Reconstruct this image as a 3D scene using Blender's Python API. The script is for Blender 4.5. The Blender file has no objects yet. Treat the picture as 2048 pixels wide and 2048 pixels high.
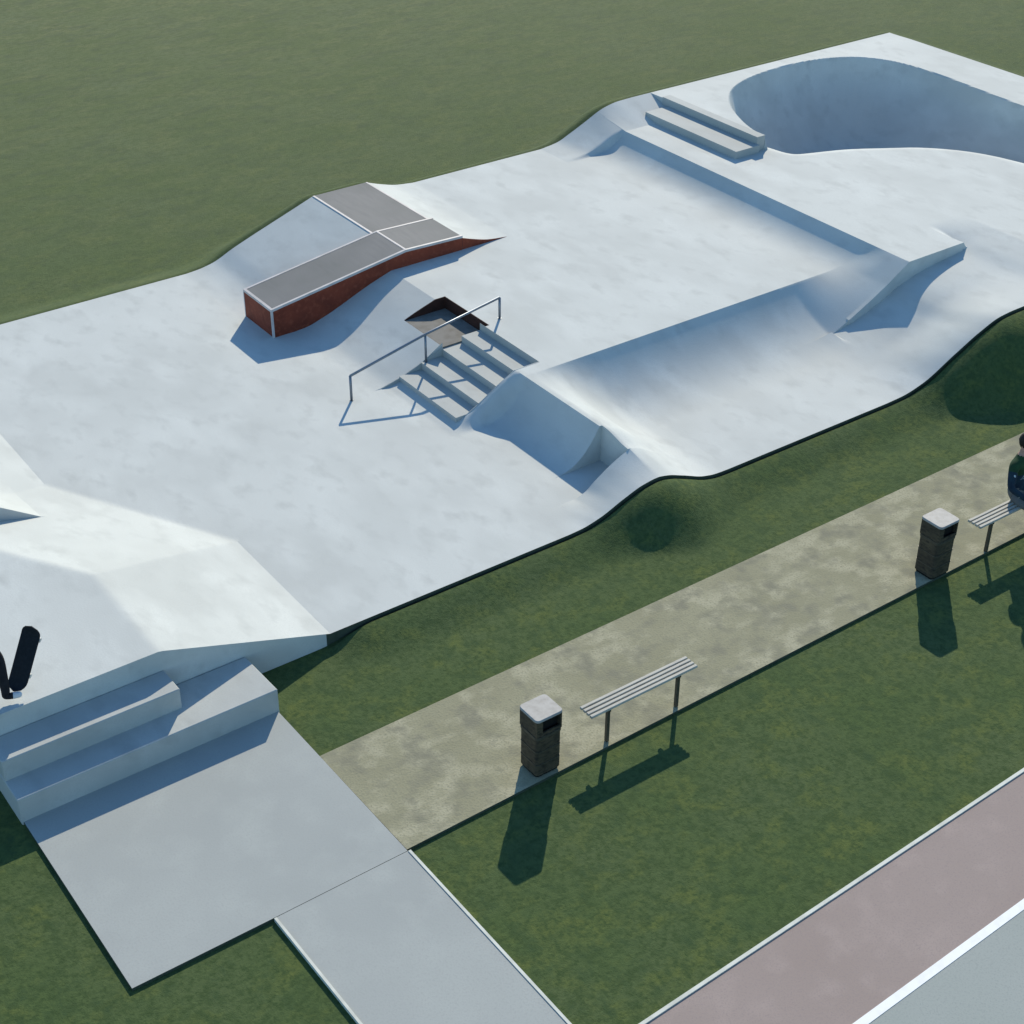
import bpy, bmesh, math, random
import numpy as np
from mathutils import Vector, Matrix
random.seed(7)
C = bpy.context.scene.collection
R = math.radians

# ------------------------------------------------------------------ materials
def new_mat(name):
    m = bpy.data.materials.new(name); m.use_nodes = True
    nt = m.node_tree
    return m, nt, nt.nodes['Principled BSDF']

def N(nt, kind, **kw):
    n = nt.nodes.new(kind)
    for k, v in kw.items():
        if k.startswith('i_'):
            n.inputs[k[2:].replace('_', ' ')].default_value = v
        else:
            setattr(n, k, v)
    return n

def col(c): return (c[0], c[1], c[2], 1)

def noise_mat(name, layers, base, rough=0.8, bump=None, spec=0.3, metallic=0):
    """base colour mixed with LAYERS of (scale, colour, low, high, detail, stretch)"""
    m, nt, b = new_mat(name)
    geo = N(nt, 'ShaderNodeNewGeometry')
    cur = N(nt, 'ShaderNodeRGB'); cur.outputs[0].default_value = col(base)
    out = cur.outputs[0]
    for sc, c, lo, hi, det, st in layers:
        mp = N(nt, 'ShaderNodeMapping'); mp.inputs['Scale'].default_value = (sc*st[0], sc*st[1], sc*st[2])
        if len(st) > 3: mp.inputs['Rotation'].default_value = (0, 0, st[3])
        nt.links.new(geo.outputs['Position'], mp.inputs['Vector'])
        no = N(nt, 'ShaderNodeTexNoise'); no.inputs['Scale'].default_value = 1; no.inputs['Detail'].default_value = det
        nt.links.new(mp.outputs[0], no.inputs['Vector'])
        mr = N(nt, 'ShaderNodeMapRange'); mr.inputs['From Min'].default_value = lo; mr.inputs['From Max'].default_value = hi
        nt.links.new(no.outputs['Fac'], mr.inputs['Value'])
        mx = N(nt, 'ShaderNodeMix', data_type='RGBA')
        nt.links.new(mr.outputs[0], mx.inputs[0]); nt.links.new(out, mx.inputs[6]); mx.inputs[7].default_value = col(c)
        out = mx.outputs[2]
    nt.links.new(out, b.inputs['Base Color'])
    b.inputs['Roughness'].default_value = rough
    b.inputs['Specular IOR Level'].default_value = spec
    b.inputs['Metallic'].default_value = metallic
    if bump:
        no = N(nt, 'ShaderNodeTexNoise'); no.inputs['Scale'].default_value = bump[0]; no.inputs['Detail'].default_value = 4
        nt.links.new(geo.outputs['Position'], no.inputs['Vector'])
        bp = N(nt, 'ShaderNodeBump'); bp.inputs['Strength'].default_value = bump[1]; bp.inputs['Distance'].default_value = bump[2]
        nt.links.new(no.outputs['Fac'], bp.inputs['Height']); nt.links.new(bp.outputs[0], b.inputs['Normal'])
    return m

S1 = (1, 1, 1)
def concrete(name, k, tint=(.975, 1, .935)):
    def c(v): return tuple(v*k*t for t in tint)
    return noise_mat(name, [(.55, c(.87), .38, .66, 3, (1, 1, 1)),
                            (1.7, c(1.07), .45, .72, 3, (1, .5, 1, .4)),
                            (4.2, c(.85), .52, .74, 4, (1, .6, 1, .9)),
                            (60, c(.93), .5, .75, 2, S1)], c(1), .82, (45, .12, .01), .25)
M = {}
M['plaza'] = concrete('pale_concrete', .525)
M['slab'] = noise_mat('grey_concrete', [(.5, (.322, .335, .315), .35, .7, 3, S1), (2.6, (.372, .387, .358), .45, .75, 3, S1), (50, (.32, .33, .31), .5, .8, 2, S1)], (.357, .371, .345), .85, (50, .1, .01), .2)
M['steps'] = concrete('step_concrete', .43)
M['edge'] = noise_mat('pale_kerb', [(6, (.5, .5, .43), .4, .7, 3, S1)], (.62, .62, .54), .8)
M['edge_shade'] = noise_mat('shaded_edge', [(8, (.035, .05, .03), .4, .7, 3, S1)], (.05, .065, .045), .95)  # dark colour stands in for shade along slab and path edges
M['path'] = noise_mat('sandy_path', [(1.3, (.26, .245, .158), .35, .65, 3, S1), (3.2, (.37, .345, .235), .46, .64, 4, (1, 1.3, 1, .5)), (4.2, (.215, .205, .145), .49, .68, 4, S1), (40, (.235, .225, .15), .5, .75, 2, S1)],
                      (.295, .278, .182), .95, (40, .25, .02), .1)
M['pink'] = noise_mat('pink_court', [(.6, (.30, .238, .205), .35, .7, 3, S1), (3, (.355, .285, .25), .5, .75, 3, S1), (60, (.27, .22, .205), .5, .8, 2, S1)], (.325, .262, .23), .9, (60, .1, .01), .15)
M['court'] = noise_mat('grey_court', [(.6, (.31, .335, .30), .35, .7, 3, S1), (60, (.27, .29, .27), .5, .8, 2, S1)], (.335, .355, .325), .9, (60, .1, .01), .15)
M['line'] = noise_mat('white_line', [(9, (.72, .72, .7), .5, .8, 3, S1)], (.8, .8, .78), .6)
M['brick'] = noise_mat('red_brick_paint', [(3, (.15, .028, .012), .4, .7, 3, S1), (14, (.27, .062, .03), .5, .75, 3, S1)], (.22, .042, .018), .7)
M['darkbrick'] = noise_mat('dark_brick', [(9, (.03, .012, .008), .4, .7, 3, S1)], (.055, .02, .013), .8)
M['boxtop'] = noise_mat('grey_box_top', [(1.2, (.15, .152, .142), .4, .7, 2, S1), (14, (.175, .172, .165), .45, .7, 3, (1, .15, 1))], (.195, .19, .18), .8, (60, .1, .01), .2)
M['trim'] = noise_mat('pale_edge_trim', [(5, (.45, .41, .38), .4, .7, 2, S1)], (.55, .5, .47), .6)
M['pitfloor'] = noise_mat('tan_floor', [(8, (.15, .14, .12), .4, .7, 3, S1)], (.19, .18, .16), .9)
M['steel'] = noise_mat('dull_steel', [(20, (.16, .18, .20), .4, .7, 2, S1)], (.20, .22, .25), .42, None, .5, .6)
M['binbody'] = noise_mat('dark_bin_panel', [(4, (.085, .066, .040), .4, .68, 3, S1), (18, (.020, .018, .014), .45, .7, 3, (1, 1, 2.2))], (.046, .038, .026), .6)
M['binlid'] = noise_mat('grey_bin_lid', [(14, (.25, .24, .225), .4, .7, 3, S1)], (.33, .32, .30), .6)
M['bindark'] = noise_mat('bin_inside', [], (.004, .004, .003), .9)
M['wood'] = noise_mat('pale_timber', [(5, (.34, .32, .27), .4, .7, 3, (1, 6, 1)), (30, (.46, .44, .38), .5, .75, 2, (.3, 3, 1))], (.42, .40, .34), .7)
M['iron'] = noise_mat('dark_iron', [(20, (.05, .047, .035), .4, .7, 2, S1)], (.07, .065, .05), .5, None, .5, .3)
M['skin'] = noise_mat('skin', [], (.42, .24, .17), .55)
M['black'] = noise_mat('black_cloth', [(12, (.016, .016, .02), .4, .7, 2, S1)], (.009, .009, .012), .9)
M['navy'] = noise_mat('navy_cloth', [(14, (.012, .035, .05), .4, .7, 2, S1), (13, (.45, .5, .5), .66, .72, 1, S1)], (.008, .02, .036), .85)
M['green'] = noise_mat('green_cloth', [(10, (.02, .06, .022), .4, .7, 2, S1)], (.014, .042, .016), .9)
M['greycloth'] = noise_mat('grey_cloth', [(10, (.10, .10, .10), .4, .7, 2, S1)], (.13, .13, .125), .9)
M['hair'] = noise_mat('dark_hair', [(60, (.012, .010, .008), .4, .7, 2, S1)], (.006, .005, .004), .7)
M['white'] = noise_mat('white_shoe', [], (.6, .6, .6), .6)
M['grip'] = noise_mat('board_grip', [(30, (.016, .02, .026), .4, .7, 2, S1)], (.010, .014, .019), .85)
M['urethane'] = noise_mat('wheel', [], (.5, .5, .46), .5)

def grass_mat():
    m, nt, b = new_mat('mown_grass')
    geo = N(nt, 'ShaderNodeNewGeometry')
    def noise(sc, det, st=S1, rough=.5):
        mp = N(nt, 'ShaderNodeMapping'); mp.inputs['Scale'].default_value = (sc*st[0], sc*st[1], sc*st[2])
        nt.links.new(geo.outputs['Position'], mp.inputs['Vector'])
        no = N(nt, 'ShaderNodeTexNoise'); no.inputs['Scale'].default_value = 1; no.inputs['Detail'].default_value = det; no.inputs['Roughness'].default_value = rough
        nt.links.new(mp.outputs[0], no.inputs['Vector']); return no.outputs['Fac']
    def mr(f, a, b_, c=0, d=1):
        n = N(nt, 'ShaderNodeMapRange'); n.inputs['From Min'].default_value = a; n.inputs['From Max'].default_value = b_
        n.inputs['To Min'].default_value = c; n.inputs['To Max'].default_value = d
        nt.links.new(f, n.inputs['Value']); return n.outputs[0]
    def mix(f, a, c):
        n = N(nt, 'ShaderNodeMix', data_type='RGBA'); nt.links.new(f, n.inputs[0])
        for s, v in ((6, a), (7, c)):
            if isinstance(v, tuple): n.inputs[s].default_value = col(v)
            else: nt.links.new(v, n.inputs[s])
        return n.outputs[2]
    # mown lawn round the path
    a = mix(mr(noise(.8, 3), .35, .65), GR[0], GR[1])
    a = mix(mr(noise(2.6, 4, (1, 1.3, 1), .6), .48, .66), a, GR[2])
    a = mix(mr(noise(5.2, 4, (1.3, 1, 1), .6), .50, .70), a, GR[8])
    a = mix(mr(noise(17, 4, (1, 1, 1), .65), .44, .66), a, GR[3])
    # paler grass tone beyond the skatepark
    f = mix(mr(noise(.5, 4), .35, .65), GR[4], GR[5])
    f = mix(mr(noise(1.5, 4, (.8, 1.6, 1), .6), .48, .66), f, GR[6])
    f = mix(mr(noise(3.4, 3, (.6, 1.3, 1), .6), .50, .68), f, GR[9])
    f = mix(mr(noise(11, 3, (.7, 1.3, 1), .6), .42, .75), f, GR[7])
    sep = N(nt, 'ShaderNodeSeparateXYZ'); nt.links.new(geo.outputs['Position'], sep.inputs[0])
    nz = noise(.25, 3)
    ad = N(nt, 'ShaderNodeMath', operation='MULTIPLY_ADD'); nt.links.new(nz, ad.inputs[0]); ad.inputs[1].default_value = 8; nt.links.new(sep.outputs['Y'], ad.inputs[2])
    nt.links.new(mix(mr(ad.outputs[0], 17, 40), a, f), b.inputs['Base Color'])
    b.inputs['Roughness'].default_value = .95; b.inputs['Specular IOR Level'].default_value = .1
    h = noise(30, 4, S1, .7)
    bp = N(nt, 'ShaderNodeBump'); bp.inputs['Strength'].default_value = .35; bp.inputs['Distance'].default_value = .03
    nt.links.new(h, bp.inputs['Height']); nt.links.new(bp.outputs[0], b.inputs['Normal'])
    return m
GR = [(.066, .100, .034), (.076, .106, .042), (.094, .120, .036), (.046, .074, .026),
      (.116, .142, .058), (.128, .150, .072), (.148, .162, .072), (.090, .112, .046), (.046, .076, .030), (.100, .118, .062)]
M['grass'] = grass_mat()

# ------------------------------------------------------------------ helpers
def tag(o, label=None, cat=None, group=None, kind=None):
    if label: o['label'] = label
    if cat: o['category'] = cat
    if group: o['group'] = group
    if kind: o['kind'] = kind
    return o

def link(name, me, mat=None, parent=None, loc=None):
    o = bpy.data.objects.new(name, me); C.objects.link(o)
    if mat is not None and len(me.materials) == 0:
        me.materials.append(M[mat] if isinstance(mat, str) else mat)
    if parent is not None: o.parent = parent
    if loc is not None: o.location = loc
    return o

def empty(name, loc, rz=0):
    o = bpy.data.objects.new(name, None); C.objects.link(o); o.location = loc; o.rotation_euler = (0, 0, rz); o.empty_display_size = .1
    return o

def bm_mesh(name, bm, smooth=False):
    me = bpy.data.meshes.new(name); bmesh.ops.recalc_face_normals(bm, faces=bm.faces[:]); bm.to_mesh(me); bm.free()
    if smooth:
        for p in me.polygons: p.use_smooth = True
    return me

def prism(bm, poly, z0, z1):
    """poly: list of (x, y); z0/z1: numbers or lists per corner"""
    n = len(poly)
    a = z0 if isinstance(z0, (list, tuple)) else [z0]*n
    b = z1 if isinstance(z1, (list, tuple)) else [z1]*n
    lo = [bm.verts.new((p[0], p[1], z)) for p, z in zip(poly, a)]
    hi = [bm.verts.new((p[0], p[1], z)) for p, z in zip(poly, b)]
    if isinstance(z1, (list, tuple)) and n > 4 and n % 2 == 0:      # a strip: quads across it
        for i in range(n//2-1): bm.faces.new((hi[i], hi[i+1], hi[n-2-i], hi[n-1-i]))
    else: bm.faces.new(hi)
    bm.faces.new(lo[::-1])
    for i in range(n):
        j = (i+1) % n
        bm.faces.new((lo[i], lo[j], hi[j], hi[i]))

def box(bm, x0, x1, y0, y1, z0, z1):
    prism(bm, [(x0, y0), (x1, y0), (x1, y1), (x0, y1)], z0, z1)

def bevel(bm, w, seg=2, vertical_only=False):
    es = [e for e in bm.edges if (not vertical_only) or abs((e.verts[0].co-e.verts[1].co).normalized().z) > .9]
    bmesh.ops.bevel(bm, geom=es, offset=w, segments=seg, affect='EDGES', profile=.6)

def tube(bm, pts, r, seg=10):
    pts = [Vector(p) for p in pts]; rings = []
    for i, p in enumerate(pts):
        a = pts[max(i-1, 0)]; b = pts[min(i+1, len(pts)-1)]
        d = (b-a).normalized(); up = Vector((0, 0, 1)) if abs(d.z) < .9 else Vector((0, 1, 0))
        u = d.cross(up).normalized(); v = d.cross(u)
        rr = r[i] if isinstance(r, (list, tuple)) else r
        rings.append([bm.verts.new(p + (u*math.cos(t)+v*math.sin(t))*rr) for t in [2*math.pi*k/seg for k in range(seg)]])
    for a, b in zip(rings, rings[1:]):
        for k in range(seg): bm.faces.new((a[k], a[(k+1) % seg], b[(k+1) % seg], b[k]))
    bm.faces.new(rings[0][::-1]); bm.faces.new(rings[-1])

def side_dark(o):  # paints the shade into the upright faces
    o.data.materials.append(M['edge_shade'])
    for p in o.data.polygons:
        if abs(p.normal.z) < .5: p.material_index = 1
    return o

def copy_tree(o, parent=None):
    c = o.copy(); C.objects.link(c)
    if parent is not None: c.parent = parent
    for ch in list(o.children): copy_tree(ch, c)
    return c

# ------------------------------------------------------------------ skatepark height
def pchip(pts):
    xs = [p[0] for p in pts]; ys = [p[1] for p in pts]; n = len(xs)
    h = [xs[i+1]-xs[i] for i in range(n-1)]; d = [(ys[i+1]-ys[i])/h[i] for i in range(n-1)]
    m = [0.0]*n; m[0] = d[0]; m[-1] = d[-1]
    for i in range(1, n-1):
        if d[i-1]*d[i] > 0:
            w1 = 2*h[i]+h[i-1]; w2 = h[i]+2*h[i-1]; m[i] = (w1+w2)/(w1/d[i-1]+w2/d[i])
    def f(x):
        if x <= xs[0]: return ys[0]
        if x >= xs[-1]: return ys[-1]
        lo, hi = 0, n-1
        while hi-lo > 1:
            k = (lo+hi)//2
            if xs[k] <= x: lo = k
            else: hi = k
        t = (x-xs[lo])/h[lo]
        return ((1+2*t)*(1-t)**2*ys[lo] + t*(1-t)**2*h[lo]*m[lo] + t*t*(3-2*t)*ys[lo+1] + t*t*(t-1)*h[lo]*m[lo+1])
    return f
def lin(pts):
    def f(x):
        if x <= pts[0][0]: return pts[0][1]
        for (a, za), (b, zb) in zip(pts, pts[1:]):
            if x <= b: return za+(zb-za)*(x-a)/(b-a)
        return pts[-1][1]
    return f
def clamp(t, a=0., b=1.): return a if t < a else b if t > b else t
def ss(t): t = clamp(t); return t*t*(3-2*t)

Z1, Z2, Z3 = .53, .84, 1.08
XL, XR, YN, YF = 2.75, 25.4, 12.57, 21.98

def start_bank(x, y):
    zA = .67*(6.6-x)/1.98
    dF = ((6.62-x)*.876 - (y-14.75)*.482)          # to the foot line
    dC = ((x-4.64)*.84 + (y-14.19)*.542)           # past the crest line
    zD = .67*dF/max(dF+dC, 1e-3) if dF+dC > 0 else .67
    zB = .67*(5.2-x)/2.0
    return clamp(min(zA, max(zD, zB)), 0, .67)
A_bank = pchip([(9.9, 0), (10.08, .015), (10.35, .085), (11.25, .42), (11.6, Z1)])
F_far = pchip([(9.45, 0), (9.65, .015), (9.91, .06), (10.31, .22), (11.5, .635), (11.83, .75)])
F_right = pchip([(12.86, .75), (13.1, .665), (13.45, .57), (13.79, Z1)])
U_mid = lambda x: Z1 if x < 16.88 else Z2 if x >= 17.775 else Z1+(Z2-Z1)*((x-16.88)/.9)**2.9
U_far = pchip([(16.5, Z1), (16.86, .575), (17.15, .68), (17.46, .81), (17.95, 1.01), (18.25, 1.06), (18.6, 1.07)])
N_edge = pchip([(15.5, 0), (15.8, .012), (16.2, .09), (16.8, .36), (17.3, .58), (17.7, .70), (18.0, .72), (18.9, .725), (19.8, .84)])
N_in = pchip([(15.4, 0), (15.9, .015), (16.6, .13), (17.3, .35), (17.62, .49), (18.0, .59), (18.5, .66), (18.95, .70), (19.3, .77), (19.8, .84)])
T_hub = lambda x: 0. if x <= 16.25 else min(Z2, Z2*((x-16.25)/1.525)**1.12)
M_edge = pchip([(9.95, 0), (10.15, .01), (10.41, .06), (10.82, .21), (11.1, .295), (11.33, .32), (11.5, .29), (11.77, .19), (12.14, .045), (12.35, .008), (12.55, 0)])
M_in = pchip([(10.5, 0), (10.65, .045), (10.8, .15), (11.0, .275), (11.2, .375), (11.37, .44)])
RB = pchip([(11.37, .53), (11.55, .45), (11.8, .27), (12.1, .10), (12.35, .02), (12.6, 0)])
def quarter(x, y):
    t = clamp((x-10.55)/(11.30-10.55))
    steep = Z1*t**2.6
    soft = A2(x)
    w = ss((15.52-y)/.26)
    return soft*(1-w)+steep*w
A2 = pchip([(10.1, 0), (10.25, .02), (10.5, .11), (11.1, .44), (11.28, Z1)])
MX = lambda t: t**2.25

# bowl lip
BF = [(19.19, 19.11), (19.26, 19.5), (19.42, 19.95), (19.75, 20.6), (20.2, 21.12), (20.7, 21.42), (21.3, 21.6), (22.0, 21.68), (22.6, 21.66), (23.2, 21.52), (23.75, 21.2), (24.12, 20.6), (24.22, 19.6), (24.15, 18.5), (24.1, 17.4), (24.1, 15.0)]
BN = [(24.1, 15.0), (23.7, 14.6), (22.9, 14.7), (22.45, 15.2), (22.32, 15.9), (22.05, 16.8), (21.5, 17.45), (21.0, 17.75), (20.4, 18.12), (19.9, 18.3), (19.55, 18.42), (19.36, 18.55), (19.24, 18.8), (19.19, 19.11)]
def chaikin(p, n=2):
    for _ in range(n):
        q = [p[0]]
        for a, b in zip(p, p[1:]):
            q.append((a[0]*.75+b[0]*.25, a[1]*.75+b[1]*.25)); q.append((a[0]*.25+b[0]*.75, a[1]*.25+b[1]*.75))
        q.append(p[-1]); p = q
    return p
BF = chaikin(BF); BN = chaikin(BN); BP = BF + BN[1:-1]
def inside(x, y, P):
    c = False; j = len(P)-1
    for i in range(len(P)):
        if (P[i][1] > y) != (P[j][1] > y) and x < (P[j][0]-P[i][0])*(y-P[i][1])/(P[j][1]-P[i][1])+P[i][0]: c = not c
        j = i
    return c
def dist(x, y, P):
    best = 1e9
    for a, b in zip(P, P[1:]):
        dx, dy = b[0]-a[0], b[1]-a[1]; t = clamp(((x-a[0])*dx+(y-a[1])*dy)/(dx*dx+dy*dy+1e-12))
        d = (x-a[0]-t*dx)**2+(y-a[1]-t*dy)**2
        if d < best: best = d
    return math.sqrt(best)
ZB = -.38
def bowl(x, y):
    d1 = dist(x, y, BF); d2 = dist(x, y, BN)
    u = 1-clamp(d1/1.35); za = ZB+(Z3-ZB)*u**2.5
    v = ss(d2/1.9); zb = ZB+(Z2-ZB)*(1-v)
    if d2 < .02 and d1 > .02: return Z2
    return max(za, zb)

def upper(x, y):
    """everything right of the long bank, above the hubba wall"""
    base = Z2
    low = N_low(x, y)
    w = ss((x-18.98)/.14)*(1-ss((y-HUB)/.8))        # the plaza leans down beyond the ledge end
    return base*(1-w)+N_low(x, y)*w
def N_low(x, y):
    w = ss((y-YN)/1.1)
    return N_edge(x)*(1-w)+N_in(x)*w
HUB = 14.41
WT = lin([(2.7, .69), (3.9, .68), (4.3, .60), (4.76, start_bank(4.76, 16.22))])
def Z(x, y):
    if x < 7:
        b = start_bank(x, y)
        if x < 4.76 and 16.22 < y < 17.8: b += max(0, WT(x)-start_bank(x, 16.22))*(1-ss((y-16.22)/1.5))
        return b
    # far left: plaza, bank and mound
    if y > 19.23:
        if x < 13.9:
            if x < 11.83: return F_far(x)
            if x < 12.86: return .75
            return F_right(x)
        if x < 17.78:
            return far_mix(x, y)
    if y > 15.55 and x < 16.5:
        if y > 16.98: return A_bank(x)
        return A2(x) if x < 11.28 else Z1
    if x < 16.5 and y > 15.32:
        return quarter(x, y) if x < 11.30 else Z1
    if x < 16.0 or (y < HUB and x < 16.3):
        if x > 12.6:
            base = N_low(x, y) if y < HUB else T_hub(x)
            if y > 13.6: base += (Z1-base)*MX(clamp((y-13.9)/(15.32-13.9)))
            return base
        # roll over, slot, quarter
        mid = Z1*MX(clamp((y-13.9)/(15.32-13.9)))
        if x <= 11.37:
            if y > 13.70: return quarter(x, y) if x < 11.30 else Z1
            if y > 13.16: return 0
            w = clamp((y-YN)/(13.16-YN)); w = w**1.25
            return M_edge(x)*(1-w)+M_in(x)*w
        w = clamp((y-YN)/(13.16-YN)); w = w**1.25
        r = M_edge(x)*(1-w)+RB(x)*lipf(y)*w
        return max(r, mid + r*(1-mid/Z1))
    if y < HUB:
        return N_low(x, y)
    if x < 17.78:
        if y > 15.32:
            return far_mix(x, y)
        t = T_hub(x); s = MX(clamp((y-13.9)/(15.32-13.9)))
        u = far_mix(x, y)
        if u < t: s = ss((y-14.75)/.57)
        return t+(u-t)*s
    # upper plaza
    if x > 19.1 and inside(x, y, BP): return bowl(x, y)
    if x > 19.03 and (y > 19.1 or x > 24.1): 
        return Z3 if y < 21.3 else Z3-.01*ss((y-21.3)/.6)
    return far_mix(x, y)
def lipf(y): return 1-.17*(1-ss((y-13.16)/.5))
R_end = pchip([(16.5, Z1), (16.95, .565), (17.3, .665), (17.65, .80), (17.79, Z2)])
def far_mix(x, y):
    if x < 17.78:
        if y < 21.16: return U_mid(x)
        a = R_end(x); w = clamp((y-21.16)/.82); k = ss((y-21.16)/.10)
        r = a*(1-w)+U_far(x)*w
        return U_mid(x)*(1-k)+r*k
    a = upper(x, y); b = U_far(x)
    w = clamp((y-21.16)/.82)
    return a*(1-w)+b*w

# ------------------------------------------------------------------ grid
def lines(a, b, step, walls, fine=()):
    s = set(); x = a
    while x < b-1e-6:
        s.add(round(x, 4)); st = step
        for f0, f1, fs in fine:
            if f0 <= x < f1: st = fs
        x += st
    s.add(round(b, 4)); out = sorted(s)
    for w in walls:
        out = [v for v in out if abs(v-w) > .012] + [w-.0012, w+.0012]
    return sorted(set([a, b] + [v for v in out if a <= v <= b]))
gx = lines(XL, XR, .05, (11.335, 17.78, 19.03, 16.62, 18.985, 10.31, 11.70, 11.05, 11.78), ((9.8, 12.6, .03), (16, 18, .035), (19.05, 24.3, .025)))
gy = lines(YN, YF, .05, (13.16, 13.70, HUB, 16.22, 15.32, 15.55, 16.98, 19.23, 19.1, 16.85, 18.0, 21.16), ((13.8, 15.4, .03), (14.5, 21.9, .026)))
X_SLOT = 11.335
def ZW(x, y):
    if 13.16 < y < 13.70 and 10 < x < 11.5:
        return 0. if x < X_SLOT else (Z1*lipf(y) if x < 11.38 else Z(x, y))
    return Z(x, y)

def region(x, y):
    if x < 4.76 and 16.22 < y < 17.7: return 'hip'
    if x < 6.9: return 'start'
    if 10.31 < x < 11.70 and 15.55 < y < 16.98: return None
    if 11.05 < x < 11.78 and 16.85 < y < 18.0: return None
    if x > 19.1 and inside(x, y, BP): return 'bowl'
    if y > 19.23 and 9.3 < x < 13.85: return 'mound'
    if 15.55 < y < 19.23 and 9.8 < x < 11.65: return 'sidebank'
    if 13.16 < y < 15.55 and 10.0 < x < 11.4: return 'quarter'
    if y < 13.16 and 9.9 < x < 12.6: return 'roll'
    if x >= 11.4 and x < 16.0 and 13.16 < y < 15.32: return 'lowbank'
    if y > HUB and 16.0 <= x < 17.78 and (y > 15.32 and x > 16.5): return 'longbank'
    return 'floor'
nx, ny = len(gx), len(gy)
ZG = np.zeros((nx, ny))
for i, x in enumerate(gx):
    for j, y in enumerate(gy): ZG[i, j] = ZW(x, y)
cells = {}
for i in range(nx-1):
    for j in range(ny-1):
        r = region((gx[i]+gx[i+1])/2, (gy[j]+gy[j+1])/2)
        if r: cells.setdefault(r, []).append((i, j))
DARK = 'edge_shade'
def grid_obj(name, keys, skirt_z=-.45, mat='plaza'):
    ids = {}; vs = []; fs = []; dk = set()
    def vid(i, j):
        k = (i, j)
        if k not in ids: ids[k] = len(vs); vs.append((gx[i], gy[j], ZG[i, j]))
        return ids[k]
    for key in keys:
        for i, j in cells[key]:
            fs.append((vid(i, j), vid(i+1, j), vid(i+1, j+1), vid(i, j+1)))
            # concrete edge of the slab, mostly coloured dark as painted shade
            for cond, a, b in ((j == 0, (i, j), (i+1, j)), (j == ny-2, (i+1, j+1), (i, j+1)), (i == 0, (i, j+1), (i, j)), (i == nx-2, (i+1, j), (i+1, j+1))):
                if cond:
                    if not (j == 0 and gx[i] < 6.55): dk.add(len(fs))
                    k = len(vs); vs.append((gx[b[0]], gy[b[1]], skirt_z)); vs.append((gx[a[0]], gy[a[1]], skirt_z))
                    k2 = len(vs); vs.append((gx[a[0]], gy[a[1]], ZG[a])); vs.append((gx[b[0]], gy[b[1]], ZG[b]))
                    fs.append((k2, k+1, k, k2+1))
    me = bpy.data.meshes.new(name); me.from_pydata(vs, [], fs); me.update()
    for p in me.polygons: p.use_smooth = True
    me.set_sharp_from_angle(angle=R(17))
    me.materials.append(M[mat]); me.materials.append(M['edge_shade'])
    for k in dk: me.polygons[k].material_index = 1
    return link(name, me, mat)

tag(grid_obj('plaza_pavement', ['floor']), kind='structure')
tag(grid_obj('bank_ramp', ['start']), 'pale concrete platform with a broad bright bank, where the skater with the upright board stands', 'bank ramp')
tag(grid_obj('long_bank_ramp', ['longbank']), 'long straight curved bank in blue shade below the upper plaza and its bowl', 'bank ramp')
tag(grid_obj('curved_bank_ramp', ['lowbank']), 'curved concrete bank dropping from the middle plaza, between quarter pipe and hubba ledge', 'bank ramp')
tag(grid_obj('quarter_pipe', ['quarter']), 'short concave quarter pipe in blue shade right beside the five steps', 'quarter pipe')
tag(grid_obj('roll_over', ['roll']), 'smooth rounded roll over hump where the lawn edge swells beside the quarter pipe', 'hump')
tag(grid_obj('skate_bowl', ['bowl']), 'large curved bowl in blue shade sunk into the highest deck', 'bowl')
side = grid_obj('side_bank_ramp', ['sidebank'])
tag(side, 'sloped concrete bank between the brick sided grind box and the steps with handrail', 'bank ramp')

# mound with its grey top
mound = grid_obj('pyramid_ramp', ['mound'])
tag(mound, 'pale concrete mound with grey flat top behind the brick sided grind box', 'ramp')
bm = bmesh.new(); box(bm, 11.86, 12.84, 20.09, 21.975, .72, .755)
link('platform', bm_mesh('platform', bm), 'boxtop', mound)
bm = bmesh.new(); box(bm, 11.822, 11.858, 20.09, 21.975, .70, .757); link('edge_trim', bm_mesh('edge_trim', bm), 'trim', mound)
bm = bmesh.new(); box(bm, 12.842, 12.87, 20.09, 21.975, .70, .757); link('edge_trim', bm_mesh('edge_trim', bm), 'trim', mound)
# brick side of the right hand slope
bm = bmesh.new()
pts = [12.93, 13.1, 13.25, 13.4, 13.55, 13.7, 13.79]
prism(bm, [(p, 19.222) for p in pts] + [(p, 19.228) for p in pts[::-1]], .35, [F_right(p)-.001 for p in pts] + [F_right(p)-.001 for p in pts[::-1]])
link('side_wall', bm_mesh('side_wall', bm), 'brick', mound)

# ------------------------------------------------------------------ grind box
gb = empty('grind_box', (9.5, 19.23, 0)); tag(gb, 'long brick red grind box with grey top, kinked over the bank', 'grind box')
def topz(x): return .455+(.80-.455)*(x-9.52)/(11.88-9.52) if x < 11.88 else .80-.035*(x-11.88)/(1.04)
def G(bm, name, mat, smooth=False):
    o = link(name, bm_mesh(name, bm, smooth), mat, gb); o.location = (-9.5, -19.23, 0); return o
bx = [9.52, 11.88, 12.92]
bm = bmesh.new(); prism(bm, [(x, 19.215) for x in bx] + [(x, 20.08) for x in bx[::-1]], -.05, [topz(x)-.03 for x in bx] + [topz(x)-.03 for x in bx[::-1]])
G(bm, 'side_wall', 'brick')
tw = .034
bm = bmesh.new(); s = (9.52+tw, 11.88-tw/2); prism(bm, [(s[0], 19.215+tw), (s[1], 19.215+tw), (s[1], 20.08-tw), (s[0], 20.08-tw)], .3, [topz(x) for x in (s[0], s[1], s[1], s[0])]); G(bm, 'top_surface', 'boxtop')
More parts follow.
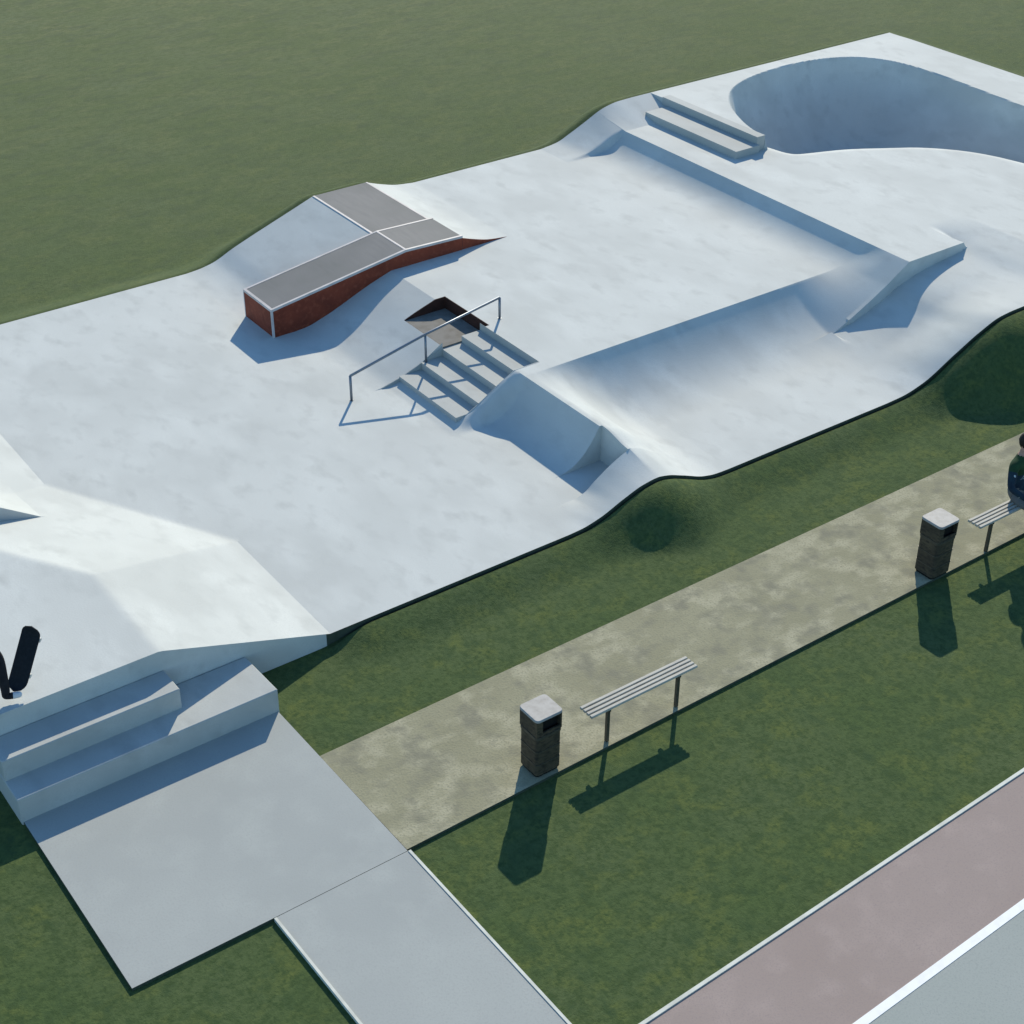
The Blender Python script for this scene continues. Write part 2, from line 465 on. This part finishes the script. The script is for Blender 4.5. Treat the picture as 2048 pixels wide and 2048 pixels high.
bm = bmesh.new(); s = (11.88+tw/2, 12.92-.012); prism(bm, [(s[0], 19.215+tw), (s[1], 19.215+tw), (s[1], 20.08-tw), (s[0], 20.08-tw)], .3, [topz(x) for x in (s[0], s[1], s[1], s[0])]); G(bm, 'top_surface', 'boxtop')
def strip(x0, x1, y0, y1, dz=.004):
    bm = bmesh.new(); xs = [x0]+[v for v in (11.88,) if x0 < v < x1]+[x1]
    prism(bm, [(x, y0) for x in xs]+[(x, y1) for x in xs[::-1]], [topz(x)-.034 for x in xs]+[topz(x)-.034 for x in xs[::-1]], [topz(x)+dz for x in xs]+[topz(x)+dz for x in xs[::-1]])
    G(bm, 'edge_trim', 'trim')
strip(9.515, 12.925, 19.211, 19.215+tw); strip(9.515, 12.925, 20.08-tw, 20.084)
strip(9.515, 9.52+tw, 19.215+tw, 20.08-tw); strip(11.88-tw/2, 11.88+tw/2, 19.215+tw, 20.08-tw)
bm = bmesh.new(); box(bm, 9.514, 9.544, 19.208, 19.238, -.05, .423); G(bm, 'edge_trim', 'trim')
bm = bmesh.new(); box(bm, 9.514, 9.534, 20.07, 20.088, -.05, .423); G(bm, 'edge_trim', 'trim')

# ------------------------------------------------------------------ steps with handrail
stx = [10.31, 10.68, 11.04, 11.38, 11.70]
st = empty('staircase', (10.31, 16.2, 0)); tag(st, 'five shallow concrete steps with dark risers under the steel handrail', 'steps')
for k in range(5):
    x1 = stx[k+1] if k < 4 else 11.96
    z = Z1*(k+1)/5 if k < 4 else Z1+.003
    bm = bmesh.new(); box(bm, stx[k], x1 if k < 4 else 11.702, 15.551, 16.979, -.2 if k == 0 else Z1*k/5-.1, z)
    o = link('step', bm_mesh('step', bm), 'steps', st); o.location = (-10.31, -16.2, 0)
# retaining wall between bank and steps
bm = bmesh.new(); xs = [10.02, 10.35, 10.6, 10.85, 11.05]
prism(bm, [(x, 16.972) for x in xs]+[(x, 16.986) for x in xs[::-1]], -.2, [A_bank(x)+.004 for x in xs]+[A_bank(x)+.004 for x in xs[::-1]])
o = link('side_wall', bm_mesh('side_wall', bm), 'steps', st); o.location = (-10.31, -16.2, 0)
bm = bmesh.new(); xs = [10.3, 10.5, 10.75, 11.0, 11.28, 11.7]
prism(bm, [(x, 15.544) for x in xs]+[(x, 15.556) for x in xs[::-1]], -.2, [A2(x)+.003 if x < 11.28 else Z1+.003 for x in xs]+[A2(x)+.003 if x < 11.28 else Z1+.003 for x in xs[::-1]])
o = link('side_wall', bm_mesh('side_wall', bm), 'steps', st); o.location = (-10.31, -16.2, 0)

# recessed landing, brick lined
pit = empty('brick_recess', (11.4, 17.4, .33)); tag(pit, 'square brick lined recess with tan floor cut in beside the top of the steps', 'recess')
def P(bm, name, mat):
    o = link(name, bm_mesh(name, bm), mat, pit); o.location = (-11.4, -17.4, -.33); return o
PZ = .34
bm = bmesh.new(); box(bm, 11.05, 11.78, 16.983, 18.0, PZ-.1, PZ); P(bm, 'floor_slab', 'pitfloor')
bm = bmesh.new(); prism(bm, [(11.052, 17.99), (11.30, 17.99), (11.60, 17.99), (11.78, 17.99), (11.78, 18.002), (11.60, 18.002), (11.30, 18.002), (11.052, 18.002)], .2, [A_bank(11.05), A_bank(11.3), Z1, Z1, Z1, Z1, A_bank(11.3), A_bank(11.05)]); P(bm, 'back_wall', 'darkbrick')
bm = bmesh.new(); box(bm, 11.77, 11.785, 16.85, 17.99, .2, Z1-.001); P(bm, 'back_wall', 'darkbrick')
bm = bmesh.new(); box(bm, 11.702, 11.768, 16.85, 16.98, .2, PZ+.002); P(bm, 'floor_slab', 'pitfloor')

hr = empty('handrail', (9.5, 16.94, 0)); tag(hr, 'thin steel handrail on three posts running down over the steps', 'handrail')
def Hh(pts, r, name):
    bm = bmesh.new(); tube(bm, [(p[0]-9.5, p[1]-16.94, p[2]) for p in pts], r, 10)
    link(name, bm_mesh(name, bm, True), 'steel', hr)
Hh([(9.5, 16.94, .385), (10.74, 16.94, .655), (12.02, 16.94, .865)], .019, 'rail')
Hh([(9.5, 16.94, -.02), (9.5, 16.94, .19), (9.5, 16.94, .385)], .019, 'post')
Hh([(10.74, 16.94, .19), (10.74, 16.94, .64)], .017, 'post')
Hh([(12.02, 16.94, .5), (12.02, 16.94, .865)], .019, 'post')
for px, pz in ((9.5, 0), (12.02, Z1)):
    bm = bmesh.new(); tube(bm, [(px-9.5, 0, pz+.001), (px-9.5, 0, pz+.008)], .028, 14); link('base_plate', bm_mesh('base_plate', bm), 'steel', hr)

# ------------------------------------------------------------------ hubba ledge
hb = bmesh.new()
hx = [16.60+.03*k for k in range(39)]+[17.755, 17.77, 17.778, 17.783, 17.80, 18.2, 18.99]
tf = [max(Z(min(x, 18.975), HUB+.002), Z(min(x, 18.975), HUB+.05), N_low(x, HUB))+.005 for x in hx] 
prism(hb, [(x, HUB-.014) for x in hx]+[(x, HUB+.05) for x in hx[::-1]], -.1, tf+tf[::-1])
o = link('hubba_ledge', bm_mesh('hubba_ledge', hb), 'plaza'); tag(o, 'kinked concrete ledge running flat then down the long bank towards the valley', 'ledge')

tag(grid_obj('hip_wedge', ['hip']), 'small concrete wedge with a dark grey triangular side, rising out of the bright bank', 'wedge')

# ------------------------------------------------------------------ upper steps
us = empty('staircase', (18.48, 20.2, Z2)); tag(us, 'two low concrete steps up to the deck beside the bowl', 'steps')
bm = bmesh.new(); box(bm, 18.48, 19.03, 19.02, 21.45, Z2-.1, Z2+.13); o = link('step', bm_mesh('step', bm), 'steps', us); o.location = (-18.48, -20.2, -Z2)
bm = bmesh.new(); box(bm, 19.02, 19.20, 19.085, 21.62, Z2-.1, Z3+.015); o = link('step', bm_mesh('step', bm), 'steps', us); o.location = (-18.48, -20.2, -Z2)

# ------------------------------------------------------------------ front steps and lower slab
GZ = -.155; SZ = -.12
fs = empty('seating_steps', (4, 12.2, SZ)); tag(fs, 'two deep concrete seating steps in blue shade in front of the skater platform', 'steps')
bm = bmesh.new(); box(bm, 2.74, 4.63, 12.19, 12.566, .05, .42); bevel(bm, .008, 1); o = link('step', bm_mesh('step', bm), 'steps', fs); o.location = (-4, -12.2, -SZ)
bm = bmesh.new(); prism(bm, [(2.732, 11.87), (5.57, 11.875), (5.55, 12.562), (2.732, 12.562)], -.3, .17); bevel(bm, .008, 1); o = link('step', bm_mesh('step', bm), 'steps', fs); o.location = (-4, -12.2, -SZ)

bm = bmesh.new()
prism(bm, [(2.75, 9.39), (4.15, 9.38), (4.17, 9.38), (5.575, 9.38), (5.545, 12.3), (5.5, 12.56), (2.75, 12.56)], -.3, SZ)
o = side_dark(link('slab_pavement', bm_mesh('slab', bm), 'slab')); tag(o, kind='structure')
bm = bmesh.new()
prism(bm, [(4.24, 4.0), (5.61, 4.0), (5.575, 9.376), (4.16, 9.376)], -.3, SZ-.002)
o = link('walkway', bm_mesh('walkway', bm), 'slab'); tag(o, kind='structure')
bm = bmesh.new(); prism(bm, [(5.612, 4.0), (5.64, 4.0), (5.605, 9.37), (5.577, 9.37)], -.3, SZ+.006)
prism(bm, [(4.212, 4.0), (4.238, 4.0), (4.158, 9.37), (4.132, 9.37)], -.3, SZ+.006)
o = link('walkway_kerb', bm_mesh('walkway_kerb', bm), 'edge'); tag(o, kind='structure')

# path
bm = bmesh.new(); prism(bm, [(5.58, 9.40), (60, 9.9), (60, 11.3), (5.56, 11.02)], -.3, SZ-.003)
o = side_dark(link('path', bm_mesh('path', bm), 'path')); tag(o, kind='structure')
bm = bmesh.new(); prism(bm, [(5.612, 9.37), (60, 9.87), (60, 9.90), (5.60, 9.398)], -.3, SZ+.001)

# court
dxn, dyn = math.cos(R(1.87)), math.sin(R(1.87))
def cl(t, off, x0=6.08, y0=6.54): return (x0+dxn*t+dyn*off, y0+dyn*t-dxn*off)
def strip_obj(name, o0, o1, z, mat):
    bm = bmesh.new(); prism(bm, [cl(-8, o1), cl(40, o1), cl(40, o0), cl(-8, o0)], -.3, z)
    return tag(link(name, bm_mesh(name, bm), mat), kind='structure')
strip_obj('court_kerb', 0, .035, SZ+.012, 'edge')
strip_obj('track_pavement', .036, 1.10, SZ, 'pink')
strip_obj('court_line', 1.101, 1.185, SZ+.004, 'line')
strip_obj('court_pavement', 1.186, 12, SZ, 'court')

# ------------------------------------------------------------------ ground
def ground_z(x, y):
    # grass banks up against the raised edges of the park
    inx = XL <= x <= XR; iny = YN <= y <= YF
    if inx and iny:
        d = min(x-XL, XR-x, y-YN, YF-y)
        if d > .1: return -1.6
        ex = clamp(x, XL, XR); ey = YN if (y-YN) < .1 else (YF if YF-y < .1 else y)
        return ZW(ex, ey)-.3 if d > .015 else edge_h(x, y, 0)
    cx, cy = clamp(x, XL, XR), clamp(y, YN, YF)
    d = math.hypot(x-cx, y-cy)
    return edge_h(cx, cy, d)
def edge_h(cx, cy, d):
    if cy <= YN+.02 and cx < 6.45: 
        return GZ
    if cx <= XL+.02: return GZ
    e = ZW(cx, cy)-.032
    h = max(e-GZ, .01)
    if cy <= YN+.02 and cx < 7.1:
        q = ss((cx-6.45)/.65); h *= q; e = GZ+h
    if d < .035: return e-.045*clamp(h*10)
    d -= .08*clamp(h*3-.3); w = .56+.95*h
    if d >= w*1.0: return GZ
    t = d/w
    return GZ+h*(1-ss(t)) 
xs = [-400, -200, -100, -50, -25, -12, -6, -3, -1, 0, 1, 2] + [2.3+.1*k for k in range(int((26.6-2.3)/.1)+1)] + [27.5, 29, 31, 35, 40, 50, 70, 100, 160, 250, 450]
ys = [-300, -100, -50, -20, -8, -2, 2, 5, 7, 8, 9, 10, 10.6] + [11.0+.06*k for k in range(26)] + [12.525, 12.537, 12.57, 12.584, 12.6, 12.67] + [13+.5*k for k in range(18)] + [21.9, 21.966, 21.98] + [22.0+.1*k for k in range(18)] + [24, 25, 27, 30, 35, 40, 50, 65, 90, 130, 200, 300, 600]
xs = sorted(set([round(v, 4) for v in xs] + [XL-.001, XL+.05, XR, XR+.05])); ys = sorted(set(round(v, 4) for v in ys))
gv = [(x, y, ground_z(x, y)) for x in xs for y in ys]
gf = [(i*len(ys)+j, (i+1)*len(ys)+j, (i+1)*len(ys)+j+1, i*len(ys)+j+1) for i in range(len(xs)-1) for j in range(len(ys)-1)]
me = bpy.data.meshes.new('ground'); me.from_pydata(gv, [], gf); me.update()
for p in me.polygons: p.use_smooth = True
me.set_sharp_from_angle(angle=R(60))
ground = link('ground', me, 'grass'); tag(ground, kind='structure')

# ------------------------------------------------------------------ bench
def make_bench():
    b = empty('park_bench', (8.56, 9.53, SZ))
    L = .71
    for k in range(4):
        y = -.07+.054*k+.02
        bm = bmesh.new(); box(bm, -L, L, y-.019, y+.019, .435, .465); bevel(bm, .004, 1)
        link('seat_slat', bm_mesh('seat_slat', bm), 'wood', b)
    for x in (-.47, .47):
        bm = bmesh.new(); box(bm, x-.02, x+.02, -.065, .145, .405, .434)
        box(bm, x-.018, x+.018, -.055, -.015, 0.0, .404)
        bevel(bm, .003, 1); link('leg', bm_mesh('leg', bm), 'iron', b)
    return b
bench = make_bench(); tag(bench, 'empty slatted bench on the sandy path edge, beside the nearer litter bin', 'bench', 'benches along the path')
b2 = copy_tree(bench); b2.location = (14.44, 9.53, SZ)
tag(b2, 'slatted bench at the path edge with the person in green and navy sitting on it', 'bench', 'benches along the path')

# ------------------------------------------------------------------ litter bin
def rbox(bm, x, y, z0, z1, r=.05, seg=4):
    """rounded-corner column"""
    pts = []
    for sx, sy, a0 in ((1, 1, 0), (-1, 1, 90), (-1, -1, 180), (1, -1, 270)):
        for k in range(seg+1):
            a = R(a0+90*k/seg); pts.append((sx*(x-r)+r*math.cos(a), sy*(y-r)+r*math.sin(a)))
    prism(bm, pts, z0, z1)
def make_bin():
    b = empty('litter_bin', (7.31, 9.60, SZ)); W = .155
    bm = bmesh.new(); rbox(bm, W, W-.01, .03, .50, .04); link('body', bm_mesh('body', bm), 'binbody', b)
    bm = bmesh.new(); rbox(bm, W-.012, W-.022, 0, .03, .04); link('base', bm_mesh('base', bm), 'bindark', b)
    bm = bmesh.new(); rbox(bm, W+.006, W-.004, .50, .535, .042); link('band', bm_mesh('band', bm), 'iron', b)
    for z in (.16, .33):
        bm = bmesh.new(); rbox(bm, W+.004, W-.006, z, z+.014, .042); link('band', bm_mesh('band', bm), 'iron', b)
    # hood: three closed sides and the opening over the lawn side
    bm = bmesh.new()
    box(bm, -W, -W+.02, -W+.012, W-.012, .535, .732); box(bm, W-.02, W, -W+.012, W-.012, .535, .732)
    box(bm, -W+.02, W-.02, W-.032, W-.012, .535, .732)
    box(bm, -W+.02, -W+.075, -W+.012, -W+.03, .535, .732); box(bm, -W+.075, W-.02, -W+.012, -W+.03, .535, .575)
    link('hood', bm_mesh('hood', bm), 'binbody', b)
    bm = bmesh.new(); box(bm, -W+.021, W-.021, -W+.06, W-.033, .50, .731); link('liner', bm_mesh('liner', bm), 'bindark', b)
    bm = bmesh.new(); rbox(bm, W+.012, W+.004, .732, .765, .045); bevel(bm, .006, 1)
    link('lid', bm_mesh('lid', bm), 'binlid', b)
    return b
bn = make_bin(); tag(bn, 'dark square litter bin with pale lid at the path edge beside the empty bench', 'litter bin', 'litter bins along the path')
b2 = copy_tree(bn); b2.location = (13.12, 9.60, SZ)
tag(b2, 'dark litter bin with pale lid near the bench where the person in green sits', 'litter bin', 'litter bins along the path')

# ------------------------------------------------------------------ people
def person(name, loc, rz, J, bones, matfn, label, head, hair_len=.0):
    """J: joints name -> (pos, radius); bones: pairs"""
    me = bpy.data.meshes.new('skel'); names = list(J)
    me.from_pydata([J[n][0] for n in names], [(names.index(a), names.index(b)) for a, b in bones], [])
    o = bpy.data.objects.new('skel', me); C.objects.link(o)
    sk = o.modifiers.new('s', 'SKIN'); sk.use_smooth_shade = True
    for i, n in enumerate(names):
        r = J[n][1]; me.skin_vertices[0].data[i].radius = r if isinstance(r, tuple) else (r, r)
        me.skin_vertices[0].data[i].use_root = (n == 'pelvis')
    sb = o.modifiers.new('u', 'SUBSURF'); sb.levels = 2; sb.render_levels = 2
    dg = bpy.context.evaluated_depsgraph_get(); dg.update()
    body = bpy.data.meshes.new_from_object(o.evaluated_get(dg)); bpy.data.objects.remove(o)
    # head joined on
    bm = bmesh.new(); bm.from_mesh(body)
    hb = bmesh.new(); bmesh.ops.create_uvsphere(hb, u_segments=28, v_segments=20, radius=1)
    hm, hr = head
    for v in hb.verts:
        x, y, z = v.co
        w = .92 if z > 0 else .92-.30*(-z)**1.5
        v.co = Vector((x*.098*(1 if x < 0 else .95), y*.078*w, z*.118))
        if x > .6: v.co.x += .022*math.exp(-((y/.16)**2+((z+.12)/.2)**2))                    # nose
        if x > .5: v.co.x -= .010*math.exp(-(((abs(y)-.35)/.17)**2+((z-.06)/.12)**2))        # eye sockets
        if x > .6: v.co.x += .006*math.exp(-((y/.3)**2+((z+.48)/.08)**2))                    # lips
        if abs(y) > .85 and abs(z+.05) < .25 and abs(x) < .25: v.co.y *= 1.17                # ears
    tmp = bpy.data.meshes.new('h'); 
    for v in hb.verts: v.co = hm @ v.co
    hb.to_mesh(tmp); hb.free(); bm.from_mesh(tmp)
    me2 = bpy.data.meshes.new(name); bm.to_mesh(me2); bm.free()
    mats = ['skin', 'black', 'navy', 'green', 'greycloth', 'white']
    for m in mats: me2.materials.append(M[m])
    jp = {n: Vector(J[n][0]) for n in names}
    for p in me2.polygons:
        c = p.center; p.use_smooth = True; best = None; bd = 9
        for a, b in bones:
            A, B = jp[a], jp[b]; d = B-A; t = clamp((c-A).dot(d)/max(d.length_squared, 1e-9)); q = (c-A-d*t).length
            ra = J[a][1] if not isinstance(J[a][1], tuple) else J[a][1][0]
            if q-ra < bd: bd = q-ra; best = (a, b, t)
        if (c-hm.translation).length < .135 and c.z > hm.translation.z-.115: k = 'skin'
        else: k = matfn(*best)
        p.material_index = mats.index(k)
    root = empty(name, loc, rz); tag(root, label, 'person')
    link('body', me2, None, root)
    hs = bmesh.new(); bmesh.ops.create_icosphere(hs, subdivisions=4, radius=1)
    for v in hs.verts:
        x, y, z = v.co; n = 1+.05*math.sin(17*x+9*z)*math.sin(13*y+5*z)
        v.co = Vector((x*.108*n-.012, y*.090*n, z*.124*n+.012))
    dele = [v for v in hs.verts if (v.co.x > .030 and v.co.z < .052) or (v.co.z < -.045-hair_len*.6 and v.co.x > -.05) or v.co.z < -.09-hair_len]
    bmesh.ops.delete(hs, geom=dele, context='VERTS')
    for v in hs.verts: v.co = hm @ v.co
    h = link('hair', bm_mesh('hair', hs, True), 'hair', root)
    sm = h.modifiers.new('t', 'SOLIDIFY'); sm.thickness = .008
    return root

def hand(J, bones, wrist, pos, d, n, side=1, s=1.0):
    """palm along d, normal n: four fingers and a thumb"""
    d = Vector(d).normalized(); n = Vector(n).normalized(); w = d.cross(n).normalized()*side; p = Vector(pos)
    J[wrist+'_palm'] = (tuple(p+d*.045), (.030, .014)); bones.append((wrist, wrist+'_palm'))
    for i, (off, ln) in enumerate(((-.030, .068), (-.010, .078), (.010, .074), (.030, .058))):
        a = p+d*.075+w*off; b = a+d*ln*.5-n*.006; c = b+d*ln*.42-n*.022
        for k, (q, r) in enumerate(((a, .009), (b, .0085), (c, .007))):
            J['%s_f%d%d' % (wrist, i, k)] = (tuple(q), r)
        bones += [(wrist+'_palm', '%s_f%d0' % (wrist, i)), ('%s_f%d0' % (wrist, i), '%s_f%d1' % (wrist, i)), ('%s_f%d1' % (wrist, i), '%s_f%d2' % (wrist, i))]
    a = p+d*.03-w*.036; b = a+d*.035-w*.018-n*.01
    J[wrist+'_t0'] = (tuple(a), .011); J[wrist+'_t1'] = (tuple(b), .009)
    bones += [(wrist+'_palm', wrist+'_t0'), (wrist+'_t0', wrist+'_t1')]

def cloth(top, low, feet):
    def f(a, b, t):
        s = a+' '+b
        if 'palm' in s or '_f' in s or '_t' in s: return 'skin'
        if 'toe' in s or 'heel' in s: return feet
        if 'ankle' in b: return low if t < .92 else feet
        if 'knee' in s or 'hip' in s: return low
        if 'neck' in b: return 'skin' if t > .6 else top
        return top
    return f

# seated person on the far bench (faces the skatepark: local +x)
J = {'pelvis': ((0, 0, .56), (.15, .115)), 'waist': ((-.01, 0, .70), (.135, .10)), 'chest': ((.01, 0, .90), (.15, .11)), 'upper': ((.0, 0, 1.01), (.105, .085)), 'neck': ((.0, 0, 1.13), .052), 'skull': ((.01, 0, 1.22), .06)}
bones = [('pelvis', 'waist'), ('waist', 'chest'), ('chest', 'upper'), ('upper', 'neck'), ('neck', 'skull')]
for s, t in ((1, 'a'), (-1, 'b')):
    J['hip'+t] = ((.06, .10*s, .545), .085); J['knee'+t] = ((.46, .17*s, .52), .062); J['ankle'+t] = ((.42, .17*s, .10), .043); J['heel'+t] = ((.40, .17*s, .05), .040); J['toe'+t] = ((.60, .20*s, .035), .034)
    J['shoulder'+t] = ((.0, .175*s, .99), .068); J['elbow'+t] = ((.09, .31*s, .77), .048); J['wrist'+t] = ((.33, .20*s, .64), .032)
    bones += [('pelvis', 'hip'+t), ('hip'+t, 'knee'+t), ('knee'+t, 'ankle'+t), ('ankle'+t, 'heel'+t), ('heel'+t, 'toe'+t), ('upper', 'shoulder'+t), ('shoulder'+t, 'elbow'+t), ('elbow'+t, 'wrist'+t)]
    hand(J, bones, 'wrist'+t, J['wrist'+t][0], (.8, -.3*s, -.1), (0, 0, 1), s)
def seatfn(a, b, t):
    s = a+' '+b
    if 'elbow' in s or ('waist' in s) or 'pelvis' in s and 'hip' not in s: return 'navy' if 'palm' not in s else 'skin'
    return cloth('green', 'greycloth', 'black')(a, b, t)
hm = Matrix.Translation((.03, 0, 1.27)) @ Matrix.Rotation(R(12), 4, 'Y')
person('person', (14.61, 9.68, SZ-.03), R(-84), J, bones, seatfn, 'person in green top and navy jacket sitting on the farther bench', (hm, 1), .03)

# standing skater, one foot on the tail of the upright board (faces local +x)
J = {'pelvis': ((0, 0, .95), (.15, .11)), 'waist': ((.0, 0, 1.10), (.13, .10)), 'chest': ((.01, 0, 1.28), (.15, .11)), 'upper': ((.0, 0, 1.41), (.105, .085)), 'neck': ((.01, 0, 1.53), .052), 'skull': ((.03, 0, 1.62), .06)}
bones = [('pelvis', 'waist'), ('waist', 'chest'), ('chest', 'upper'), ('upper', 'neck'), ('neck', 'skull')]
LG = {'a': ((-.02, .10, .90), (.02, .13, .50), (-.04, .14, .09), (-.06, .14, .045), (.13, .16, .032)),
      'b': ((.03, -.10, .90), (.20, -.13, .56), (.20, -.13, .13), (.18, -.13, .085), (.35, -.13, .065))}
for s, t in ((1, 'a'), (-1, 'b')):
    h, k, a, e, o_ = LG[t]
    J['hip'+t] = (h, .088); J['knee'+t] = (k, .064); J['ankle'+t] = (a, .046); J['heel'+t] = (e, .041); J['toe'+t] = (o_, .034)
    J['shoulder'+t] = ((.0, .175*s, 1.39), .068); J['elbow'+t] = ((-.02, .26*s, 1.15), .046); J['wrist'+t] = ((.10, .27*s, .93), .031)
    bones += [('pelvis', 'hip'+t), ('hip'+t, 'knee'+t), ('knee'+t, 'ankle'+t), ('ankle'+t, 'heel'+t), ('heel'+t, 'toe'+t), ('upper', 'shoulder'+t), ('shoulder'+t, 'elbow'+t), ('elbow'+t, 'wrist'+t)]
    hand(J, bones, 'wrist'+t, J['wrist'+t][0], (.35, 0, -.9), (0, -s, 0), s)
def skatefn(a, b, t):
    s = a+' '+b
    if 'toeb' in s: return 'white' if t > .45 else 'black'
    return cloth('black', 'black', 'black')(a, b, t)
hm = Matrix.Translation((.045, 0, 1.68)) @ Matrix.Rotation(R(14), 4, 'Y')
PX, PY = 2.88, 12.86
person('person', (PX, PY, .67), R(-12), J, bones, skatefn, 'skater in black trousers and white shoe on the concrete platform', (hm, 1))

# skateboard stood on its tail
def make_board(loc):
    sb = empty('skateboard', loc)
    Lh, Wd = .36, .095
    bm = bmesh.new(); rows = []
    n = 28
    for i in range(n+1):
        t = -1+2*i/n; x = t*Lh
        w = Wd if abs(t) < .72 else Wd*math.sqrt(max(0, 1-((abs(t)-.72)/.28)**2))
        w = max(w, .004)
        zk = .06*clamp((abs(t)-.66)/.34)**1.6
        rows.append([(x, w*s, zk+.008*abs(s)**2) for s in (-1, -.5, 0, .5, 1)])
    for dz, flip in ((.006, False), (-.006, True)):
        vv = [[bm.verts.new((a, b, c+dz)) for a, b, c in r] for r in rows]
        if not flip: top = vv
        else: bot = vv
        for i in range(n):
            for k in range(4): bm.faces.new((vv[i][k], vv[i+1][k], vv[i+1][k+1], vv[i][k+1]))
    for i in range(n):
        for k in (0, 4): bm.faces.new((top[i][k], top[i+1][k], bot[i+1][k], bot[i][k]))
    for i in (0, n):
        for k in range(4): bm.faces.new((top[i][k], top[i][k+1], bot[i][k+1], bot[i][k]))
    link('deck', bm_mesh('deck', bm, False), 'grip', sb)
    for x in (-.20, .20):
        bm = bmesh.new(); box(bm, x-.025, x+.025, -.022, .022, -.035, -.006); tube(bm, [(x, -.09, -.045), (x, .09, -.045)], .008, 8)
        tk = link('truck', bm_mesh('truck', bm), 'steel', sb)
        for y in (-.078, .078):
            bm = bmesh.new(); tube(bm, [(x, y-.016, -.045), (x, y+.016, -.045)], .026, 16); link('wheel', bm_mesh('wheel', bm), 'urethane', tk)
    return sb
BL = make_board((0, 0, 0))
tag(BL, 'dark skateboard stood upright on its tail under the foot of the skater', 'skateboard')

# ------------------------------------------------------------------ camera
W_ = Vector((0, 0, 0))
yaw, pitch, roll, f = R(54.11377732), R(33.66432977), R(0.24434852), 3011.574
Fw = Vector((math.cos(pitch)*math.cos(yaw), math.cos(pitch)*math.sin(yaw), -math.sin(pitch)))
Rt = Fw.cross(Vector((0, 0, 1))).normalized(); Up = Rt.cross(Fw)
r2 = Rt*math.cos(roll)+Up*math.sin(roll); u2 = -Rt*math.sin(roll)+Up*math.cos(roll)
cam = bpy.data.cameras.new('camera'); co = bpy.data.objects.new('camera', cam); C.objects.link(co)
mw = Matrix((r2, u2, -Fw)).transposed().to_4x4(); mw.translation = (0, 0, 11.0); co.matrix_world = mw
cam.sensor_width = 36; cam.lens = 36*f/1932; cam.clip_end = 3000; cam.clip_start = .1
bpy.context.scene.camera = co

# orient the board: broad face to the camera, long axis leaning a little
def place_board():
    foot = Vector((3.17, 12.78, .71)); top = Vector((3.49, 12.82, 1.39))
    ax = (top-foot).normalized(); nrm = Vector((-.70, -.71, .15)); nrm = (nrm-ax*nrm.dot(ax)).normalized()
    yv = nrm.cross(ax).normalized()
    m = Matrix((ax, yv, nrm)).transposed().to_4x4(); m.translation = (foot+top)/2
    BL.matrix_world = m
place_board()

# ------------------------------------------------------------------ light
EL = R(29.5); SX, SY = .70, .714
az = math.atan2(SX, SY)
sd = Vector((SX*math.cos(EL), SY*math.cos(EL), math.sin(EL))).normalized()
L = bpy.data.lights.new('sun', 'SUN'); L.energy = 4.3; L.angle = R(.5); L.color = (1, .915, .74)
lo = bpy.data.objects.new('sun', L); C.objects.link(lo); lo.rotation_euler = (-sd).to_track_quat('-Z', 'Y').to_euler(); lo.location = (20, 20, 20)
w = bpy.data.worlds.new('World'); bpy.context.scene.world = w; w.use_nodes = True
nt = w.node_tree; bg = nt.nodes['Background']
sky = nt.nodes.new('ShaderNodeTexSky'); sky.sky_type = 'NISHITA'; sky.sun_disc = False; sky.sun_elevation = EL; sky.sun_rotation = az
sky.air_density = 1.0; sky.dust_density = 0; sky.ozone_density = 4
tint = nt.nodes.new('ShaderNodeMix'); tint.data_type = 'RGBA'; tint.blend_type = 'MULTIPLY'; tint.inputs[0].default_value = 1; tint.inputs[7].default_value = (.88, 1.03, 1.06, 1)
nt.links.new(sky.outputs[0], tint.inputs[6]); nt.links.new(tint.outputs[2], bg.inputs[0]); bg.inputs[1].default_value = .15
vs = bpy.context.scene.view_settings; vs.view_transform = 'Standard'; vs.look = 'None'; vs.exposure = 0.36; vs.gamma = 1
bpy.context.scene.cycles.diffuse_bounces = 2
